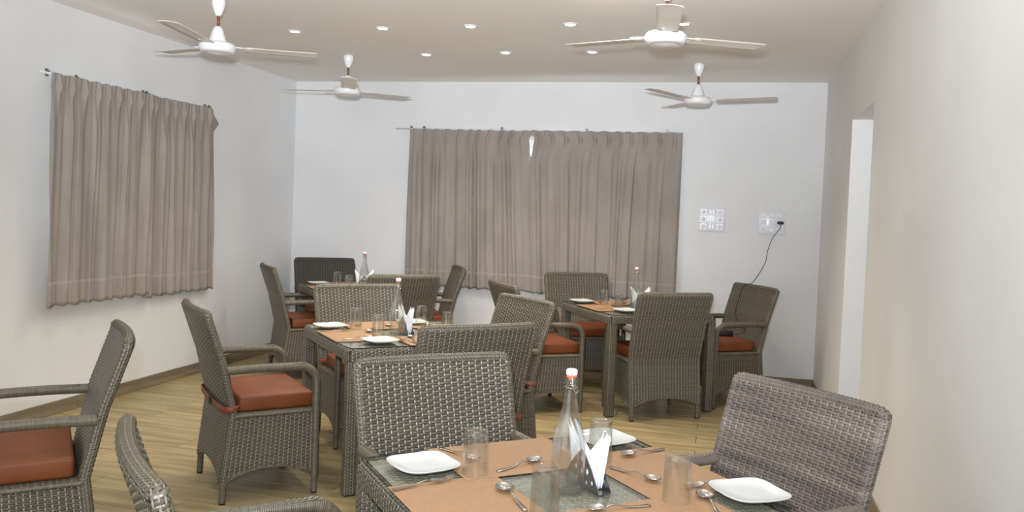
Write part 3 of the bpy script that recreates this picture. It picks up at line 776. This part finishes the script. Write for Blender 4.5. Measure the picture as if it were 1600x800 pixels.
# tumbler, upside down
mb = MB(); lathe(mb, [(.0345, 0), (.0362, .0005), (.0362, .004), (.0350, .03), (.0338, .07), (.0325, .105), (.0322, .117), (.0305, .121), (.026, .1215), (.020, .119), (.0001, .119)], 40)
lathe(mb, [(.0345, 0), (.0340, .004), (.0328, .05), (.0305, .098), (.0285, .1035), (.02, .1045), (.0001, .1045)], 40)
for i in range(0): pass
tm = mb.mesh('tumbler', M['glass'])
bm = bmesh.new(); bm.from_mesh(tm); bmesh.ops.remove_doubles(bm, verts=bm.verts, dist=1e-5); bmesh.ops.recalc_face_normals(bm, faces=bm.faces); bm.to_mesh(tm); bm.free()
tumb = {'T1': [(-.197, .180, 'left, beside the plate'), (-.170, -.160, 'nearest the camera, in front of the bottle'), (.193, -.185, 'right, nearest the wall'), (.190, .166, 'behind the napkin holder')],
        'T2': [(-.213, .178, 'far left'), (-.188, -.135, 'near left'), (.20, .20, 'far right behind the napkins'), (.24, -.10, 'rightmost')],
        'T3': [(-.205, .16, 'far left'), (-.205, -.10, 'near left'), (.16, .17, 'far right'), (.0, -.26, 'beside the bottle')],
        'T4': [(-.18, .12, 'far left'), (-.17, -.20, 'near left'), (.125, .11, 'far right, behind the chair')]}
for k, l in tumb.items():
    for x, y, s in l:
        o = link('tumbler', tm, None); o.location = on_table(k, x, y, .0036); tag(o, 'upturned clear glass tumbler on %s, %s' % (TN[k], s), 'glass', 'upturned glass tumblers')
# swing-top bottle
mbB = MB(); lathe(mbB, [(.0001, .004), (.030, .004), (.036, 0), (.0415, .003), (.0435, .010), (.0438, .05), (.0432, .10), (.0415, .135), (.036, .165), (.028, .195), (.0205, .222), (.0168, .245), (.0150, .265), (.0145, .280), (.0165, .283), (.0168, .295), (.0150, .298), (.0138, .298), (.0125, .296), (.0122, .262), (.0145, .243), (.0182, .220), (.0258, .193), (.0338, .163), (.0392, .133), (.0408, .10), (.0413, .05), (.0405, .014), (.036, .009), (.0001, .009)], 40)
bmh = mbB.mesh('bottle_body', M['glass'])
mb = MB(); lathe(mb, [(.0001, .303), (.0135, .303), (.0145, .306), (.0145, .315), (.012, .3185), (.0001, .319)], 24); cpm = mb.mesh('stopper', M['cap'])
mb = MB(); lathe(mb, [(.0001, .290), (.010, .291), (.0128, .298), (.0138, .3035), (.0001, .3035)], 24); gsm = mb.mesh('gasket', M['rubber'])
mb = MB()
for s in (-1, 1):
    tube(mb, [(0, s*.0155, .311), (0, s*.019, .306), (.002, s*.0225, .290), (.004, s*.025, .272), (.008, s*.0245, .262), (.010, s*.019, .260), (.004, s*.0175, .275), (-.004, s*.0175, .287)], .0015, n=6)
tube(mb, [(.010, .019, .260), (.017, .008, .262), (.0178, 0, .263), (.017, -.008, .262), (.010, -.019, .260)], .0015, n=6)
tube(mb, [(0, -.0155, .311), (0, .0155, .311)], .0015, n=6)
tube(mb, [(.0165*cos(2*pi*i/20), .0165*sin(2*pi*i/20), .272) for i in range(21)], .0010, n=6)
wrm = mb.mesh('wire_bail', M['steel'])
bpos = {'T1': (-.030, -.025), 'T2': (-.058, -.078), 'T3': (-.02, -.02), 'T4': (-.012, -.118)}
for k, (x, y) in bpos.items():
    t = thing('swing_top_bottle', 'clear swing-top water bottle standing on '+TN[k], 'bottle', on_table(k, x, y, .0), .2, 'swing-top water bottles')
    link('bottle_body', bmh, t); link('stopper', cpm, t); link('gasket', gsm, t); link('wire_bail', wrm, t)
# napkin holder: two perforated triangular plates on a strip
def holder_plate():
    bm = bmesh.new(); A, B, C = (-.088, 0), (.088, 0), (0, .098)
    out = []
    def loop(pts):
        vs = [bm.verts.new((0, y, z)) for y, z in pts]; return [bm.edges.new((vs[i], vs[(i+1) % len(vs)])) for i in range(len(vs))]
    o = [(-.088, .001), (.088, .001), (.086, .006)]
    for i in range(1, 8): a = i/8; o.append((.086*(1-a)+.006*a, .006*(1-a)+.096*a+.006*sin(pi*a)))
    o += [(.0, .099)]
    for i in range(1, 8): a = 1-i/8; o.append((-(.086*(1-a)+.006*a), .006*(1-a)+.096*a+.006*sin(pi*a)))
    o.append((-.086, .006)); E = loop(o)
    for y, z, r in ((0, .072, .0085), (-.028, .045, .0075), (.028, .045, .0075), (-.052, .022, .0062), (.052, .022, .0062), (0, .040, .007), (-.026, .016, .005), (.026, .016, .005)):
        E += loop([(y+r*.8*cos(2*pi*i/14), z+r*sin(2*pi*i/14)) for i in range(14)])
    bmesh.ops.triangle_fill(bm, edges=E, use_beauty=True)
    me = bpy.data.meshes.new('side_plate'); bm.to_mesh(me); bm.free(); me.materials.append(M['holder_steel']); return me
hp = holder_plate()
mb = MB(); mb.box(-.019, .019, -.086, .086, .0008, .0018); hb = mb.mesh('base_strip', M['holder_steel'], smooth=False)
def napkin_mesh(seed):
    rnd = random.Random(seed); mb = MB(); top = .150+rnd.uniform(-.008, .01); NY = 17; NZ = 8
    for j in range(NZ+1):
        for i in range(NY):
            q = -1+2*i/(NY-1); half = .050+.034*(j/NZ); y = q*half
            zt = .072+(top-.072)*abs(q)**1.05; z = .003+(zt-.003)*j/NZ
            x = .0015*sin(q*9+seed)*(j/NZ)+.004*(j/NZ)**2*rnd.uniform(.6, 1.)*(seed % 3-1)
            mb.v.append((x, y, z))
    for j in range(NZ):
        for i in range(NY-1): a = j*NY+i; mb.f.append((a, a+1, a+NY+1, a+NY)); mb.t.append(.5); mb.m.append(0)
    return mb.mesh('napkin', M['paper'])
nms = [napkin_mesh(s) for s in (1, 2, 3, 4, 5, 6, 7)]
hpos = {'T1': (.050, .008, 0), 'T2': (.012, -.030, .05), 'T3': (.06, .052, pi/2), 'T4': (.02, -.015, pi/2)}
for k, (x, y, r) in hpos.items():
    t = thing('napkin_holder', 'triangular steel napkin holder with round holes on '+TN[k], 'napkin holder', on_table(k, x, y, .0003), TO[k][1]+r, 'triangular napkin holders')
    for s in (-1, 1):
        o = link('side_plate', hp, t); o.location = (s*.0185, 0, 0); md = o.modifiers.new('thickness', 'SOLIDIFY'); md.thickness = .001
    link('base_strip', hb, t)
    n_ = thing('napkin_bundle', 'white paper napkins fanned like wings in the holder on '+TN[k], 'napkins', on_table(k, x, y, .002), TO[k][1]+r, 'folded paper napkins')
    for i, me in enumerate(nms):
        o = link('napkin', me, n_); o.location = (-.0135+.0045*i, (i % 2)*.004-.002, 0); md = o.modifiers.new('thickness', 'SOLIDIFY'); md.thickness = .0012
# cutlery, built along +x: origin at the tail, bowl or tines at the far end
def spoon_mesh(L=.175, bw=.0185, bl=.052):
    mb = MB(); hl = L-bl; pts = []; N = 16
    for i in range(N+1):
        q = i/N; x = hl*q; w_ = interp(q, [0, .05, .3, .75, .92, 1], [.0055, .0075, .0058, .0026, .0026, .0045])
        z = .0016+.0100*math.exp(-((q-.80)/.22)**2)+.004*(q > 2); th = .0011
        mb.v += [(x, -w_, z), (x, w_, z), (x, w_*.8, z+th*2), (x, -w_*.8, z+th*2)]
    for i in range(N):
        a = 4*i
        for k in range(4): mb.f.append((a+k, a+(k+1) % 4, a+4+(k+1) % 4, a+4+k)); mb.t.append(.5); mb.m.append(0)
    mb.f.append((3, 2, 1, 0)); mb.t.append(.5); mb.m.append(0)
    NR, NA = 7, 24; cx = hl+bl/2-.004
    for s in (0, 1):
        b = len(mb.v)
        for j in range(NR+1):
            q = j/NR
            for i in range(NA):
                a = 2*pi*i/NA; ex = bl/2*(1+.08*cos(a))*q; ey = bw*(1-.10*cos(a))*q
                mb.v.append((cx+ex*cos(a), ey*sin(a), .0018+.0085*q*q+.0012*s))
        for j in range(NR):
            for i in range(NA):
                f = (b+j*NA+i, b+j*NA+(i+1) % NA, b+(j+1)*NA+(i+1) % NA, b+(j+1)*NA+i); mb.f.append(f if s else f[::-1]); mb.t.append(.5); mb.m.append(0)
    o2 = b-(NR+1)*NA
    for i in range(NA): mb.f.append((o2+NR*NA+i, o2+NR*NA+(i+1) % NA, b+NR*NA+(i+1) % NA, b+NR*NA+i)); mb.t.append(.5); mb.m.append(0)
    return mb.mesh('spoon', M['steel'])
def fork_mesh(L=.185):
    mb = MB(); hl = L-.075
    st = []
    for i in range(15):
        q = i/14; st.append((hl*q, interp(q, [0, .05, .3, .8, 1], [.0055, .0072, .0055, .0026, .0035]), .0016+.008*math.exp(-((q-.9)/.25)**2)))
    for x, w_, z in ((hl+.010, .0085, .0085), (hl+.022, .0115, .0055), (hl+.034, .012, .0035)): st.append((x, w_, z))
    for x, w_, z in st: mb.v += [(x, -w_, z), (x, w_, z), (x, w_, z+.0018), (x, -w_, z+.0018)]
    for i in range(len(st)-1):
        a = 4*i
        for k in range(4): mb.f.append((a+k, a+(k+1) % 4, a+4+(k+1) % 4, a+4+k)); mb.t.append(.5); mb.m.append(0)
    for a in (0, 4*(len(st)-1)): mb.f.append((a, a+1, a+2, a+3)); mb.t.append(.5); mb.m.append(0)
    for t in range(4):
        y = -.0102+.0068*t; x0 = hl+.033
        for (xa, za, ha), (xb, zb, hb_) in zip([(x0, .0035, .0017), (x0+.018, .0045, .0015)], [(x0+.018, .0045, .0015), (x0+.040, .0095, .0008)]):
            mb.add([(xa, y-ha, za), (xa, y+ha, za), (xa, y+ha, za+.0016), (xa, y-ha, za+.0016), (xb, y-hb_, zb), (xb, y+hb_, zb), (xb, y+hb_, zb+.0012), (xb, y-hb_, zb+.0012)],
                   [(0, 3, 2, 1), (4, 5, 6, 7), (0, 1, 5, 4), (1, 2, 6, 5), (2, 3, 7, 6), (3, 0, 4, 7)])
    return mb.mesh('fork', M['steel'], smooth=False)
SP = spoon_mesh(); SOUP = spoon_mesh(.185, .0235, .056); FK = fork_mesh()
cut = [('T1', 'fork', (-.446, .128), (-.27, .158), 'lying in front of the left plate'),
       ('T1', 'spoon', (-.199, .431), (-.155, .295), 'pointing at the left tumbler, behind it'),
       ('T1', 'spoon', (-.134, .173), (.050, .235), 'left of the bottle, bowl towards the bottle'),
       ('T1', 'soup', (-.195, -.116), (-.172, .10), 'round-bowled, right of the left tumbler'),
       ('T1', 'spoon', (.444, .201), (.285, .180), 'behind the wall-side tumbler'),
       ('T1', 'spoon', (.185, .105), (.235, -.050), 'right of the napkin holder'),
       ('T1', 'fork', (.455, -.106), (.28, -.116), 'just behind the right plate'),
       ('T1', 'soup', (.220, -.330), (.280, -.190), 'beside the right plate at the bottom edge'),
       ('T1', 'spoon', (.109, -.192), (-.06, -.170), 'in front of the napkin holder'),
       ('T2', 'fork', (-.445, .105), (-.27, .11), 'before the far left plate'),
       ('T2', 'spoon', (-.20, .42), (-.17, .28), 'behind the far left tumbler'),
       ('T2', 'soup', (-.19, -.12), (-.18, .07), 'glinting between the two left tumblers'),
       ('T2', 'spoon', (-.40, -.19), (-.24, -.17), 'glinting behind the near left plate'),
       ('T2', 'spoon', (-.13, .16), (.02, .23), 'left of the bottle'),
       ('T2', 'soup', (-.06, -.36), (-.02, -.19), 'in front of the napkin holder'),
       ('T2', 'fork', (-.065, -.42), (-.118, -.25), 'beside the near left plate'),
       ('T2', 'spoon', (.38, .27), (.24, .22), 'in the far right'),
       ('T3', 'spoon', (-.20, .44), (-.17, .30), 'beside the far left plate'),
       ('T3', 'soup', (-.19, -.10), (-.17, .08), 'between the two left tumblers'),
       ('T3', 'spoon', (-.12, .17), (.03, .23), 'left of the bottle'),
       ('T3', 'fork', (-.42, -.15), (-.25, -.13), 'behind the near left plate'),
       ('T4', 'spoon', (-.40, .14), (-.25, .16), 'beside the far left tumbler')]
for k, kind, a, b, s in cut:
    me = {'spoon': SP, 'soup': SOUP, 'fork': FK}[kind]; nm = {'spoon': 'dessert_spoon', 'soup': 'soup_spoon', 'fork': 'fork'}[kind]
    o = link(nm, me, None); o.location = on_table(k, a[0], a[1], .0036); o.rotation_euler = (0, 0, TO[k][1]+math.atan2(b[1]-a[1], b[0]-a[0]))
    tag(o, 'steel %s on %s, %s' % (nm.replace('_', ' '), TN[k], s), 'fork' if kind == 'fork' else 'spoon', 'cutlery on '+TN[k])

# ---------------------------------------------------------------- wall plates, plug and cord
def plate_thing(label, s0, s1, z0, z1, kind):
    c = BL+dB*((s0+s1)/2)+nB*.0005; t = thing('switch_board', label, 'switch board', (c.x, c.y, (z0+z1)/2), math.atan2(dB.y, dB.x), 'white electrical boards on the back wall')
    w_, h = (s1-s0)/2, (z1-z0)/2; mb = MB(); rbox(mb, -w_, w_, -.014, 0, -h, h, r=.004, seg=2); mb.obj('cover_plate', M['plastic'], t)
    for r in range(3):
        for c_ in range(3):
            x = -w_*.62+w_*.62*c_; z = h*.60-h*.60*r
            if kind == 'fan':
                if c_ == 1:
                    for q in (-1, 1):
                        mb = MB(); rbox(mb, x+q*.0125-.011, x+q*.0125+.011, -.021, -.0135, z-.023, z+.023, r=.002, seg=1); mb.obj('rocker_switch', M['switch'], t, smooth=False)
                else:
                    mb = MB(); rbox(mb, x-.027, x+.027, -.017, -.0135, z-.027, z+.027, r=.001, seg=1); f = mb.obj('module_frame', M['switch'], t, smooth=False)
                    mb = MB(); lathe(mb, [(.019, .0), (.018, .010), (.0165, .012), (.0001, .012)], 20); k_ = mb.obj('regulator_knob', M['plastic'], f); k_.rotation_euler = (pi/2, 0, 0); k_.location = (x, -.017, z)
            else:
                if r == 0 or c_ == 1:
                    mb = MB(); rbox(mb, x-.024, x+.024, -.020, -.0135, z-.021, z+.021, r=.002, seg=1); mb.obj('rocker_switch', M['switch'], t, smooth=False)
                else:
                    mb = MB(); rbox(mb, x-.027, x+.027, -.017, -.0135, z-.026, z+.026, r=.001, seg=1); f = mb.obj('socket', M['switch'], t, smooth=False)
                    for hx, hz_, hr in ((0, .012, .0046), (-.011, -.006, .0038), (.011, -.006, .0038)):
                        mb = MB(); lathe(mb, [(.0001, 0), (hr, 0)], 12); k_ = mb.obj('pin_hole', M['black'], f); k_.rotation_euler = (pi/2, 0, 0); k_.location = (x+hx, -.0174, z+hz_)
    return t
plate_thing('white board with six round fan regulator knobs, left one on the back wall', 4.043, 4.277, 1.362, 1.580, 'fan')
t2 = plate_thing('white board with sockets on the back wall, a black plug in it', 4.566, 4.796, 1.358, 1.566, 'socket')
c9 = CH['C9']; m9 = Matrix.Translation(c9.location)@Matrix.Rotation(c9.rotation_euler.z, 4, 'Z')
zq = 1.462+.0; pz = 1.463
pp = BL+dB*(4.681+.115*.62)+nB*.018; plug_p = Vector((pp.x, pp.y, pz))
tc = thing('power_cord', 'thin black cord from the wall socket over a chair back to a charger', 'cord', plug_p, math.atan2(dB.y, dB.x))
mb = MB(); rbox(mb, -.027, .027, -.040, -.001, -.013, .013, r=.008, seg=2); mb.obj('plug', M['black'], tc)
mi = tc.matrix_basis.inverted() if False else (Matrix.Translation(plug_p)@Matrix.Rotation(math.atan2(dB.y, dB.x), 4, 'Z')).inverted()
wp = [plug_p+nB*.03, plug_p+nB*.035-dB*.005+Vector((0, 0, -.05)), plug_p+nB*.05-dB*.06+Vector((0, 0, -.13)), plug_p+nB*.07-dB*.10+Vector((0, 0, -.25)), plug_p+nB*.10-dB*.12+Vector((0, 0, -.36))]
loc9 = [(.045, -.075, .962), (.085, -.030, .935), (.13, -.018, .87), (.12, .000, .82), (.13, .014, .76), (.10, .040, .69), (.04, .062, .635), (-.06, .080, .60), (-.12, .092, .583), (-.10, .12, .553), (-.05, .16, .540)]
wp += [m9@Vector(p) for p in loc9]
def smooth_pts(P, k=6):
    out = []
    for i in range(len(P)-1):
        p0, p1, p2, p3 = P[max(i-1, 0)], P[i], P[i+1], P[min(i+2, len(P)-1)]
        for j in range(k):
            t = j/k; out.append(.5*((2*p1)+(p2-p0)*t+(2*p0-5*p1+4*p2-p3)*t*t+(3*p1-p0-3*p2+p3)*t**3))
    return out+[P[-1]]
mb = MB(); tube(mb, [mi@p for p in smooth_pts(wp)], .0032, n=6); mb.obj('cable', M['black'], tc)
ad = m9@Vector((-.005, .205, .5235)); mb = MB(); rbox(mb, -.055, .055, -.034, .034, 0, .042, r=.008, seg=2)
o = mb.obj('charger', M['black']); o.location = ad; o.rotation_euler = (0, 0, c9.rotation_euler.z+1.35); tag(o, 'black charger block lying on the cushion of the right-hand chair', 'charger')
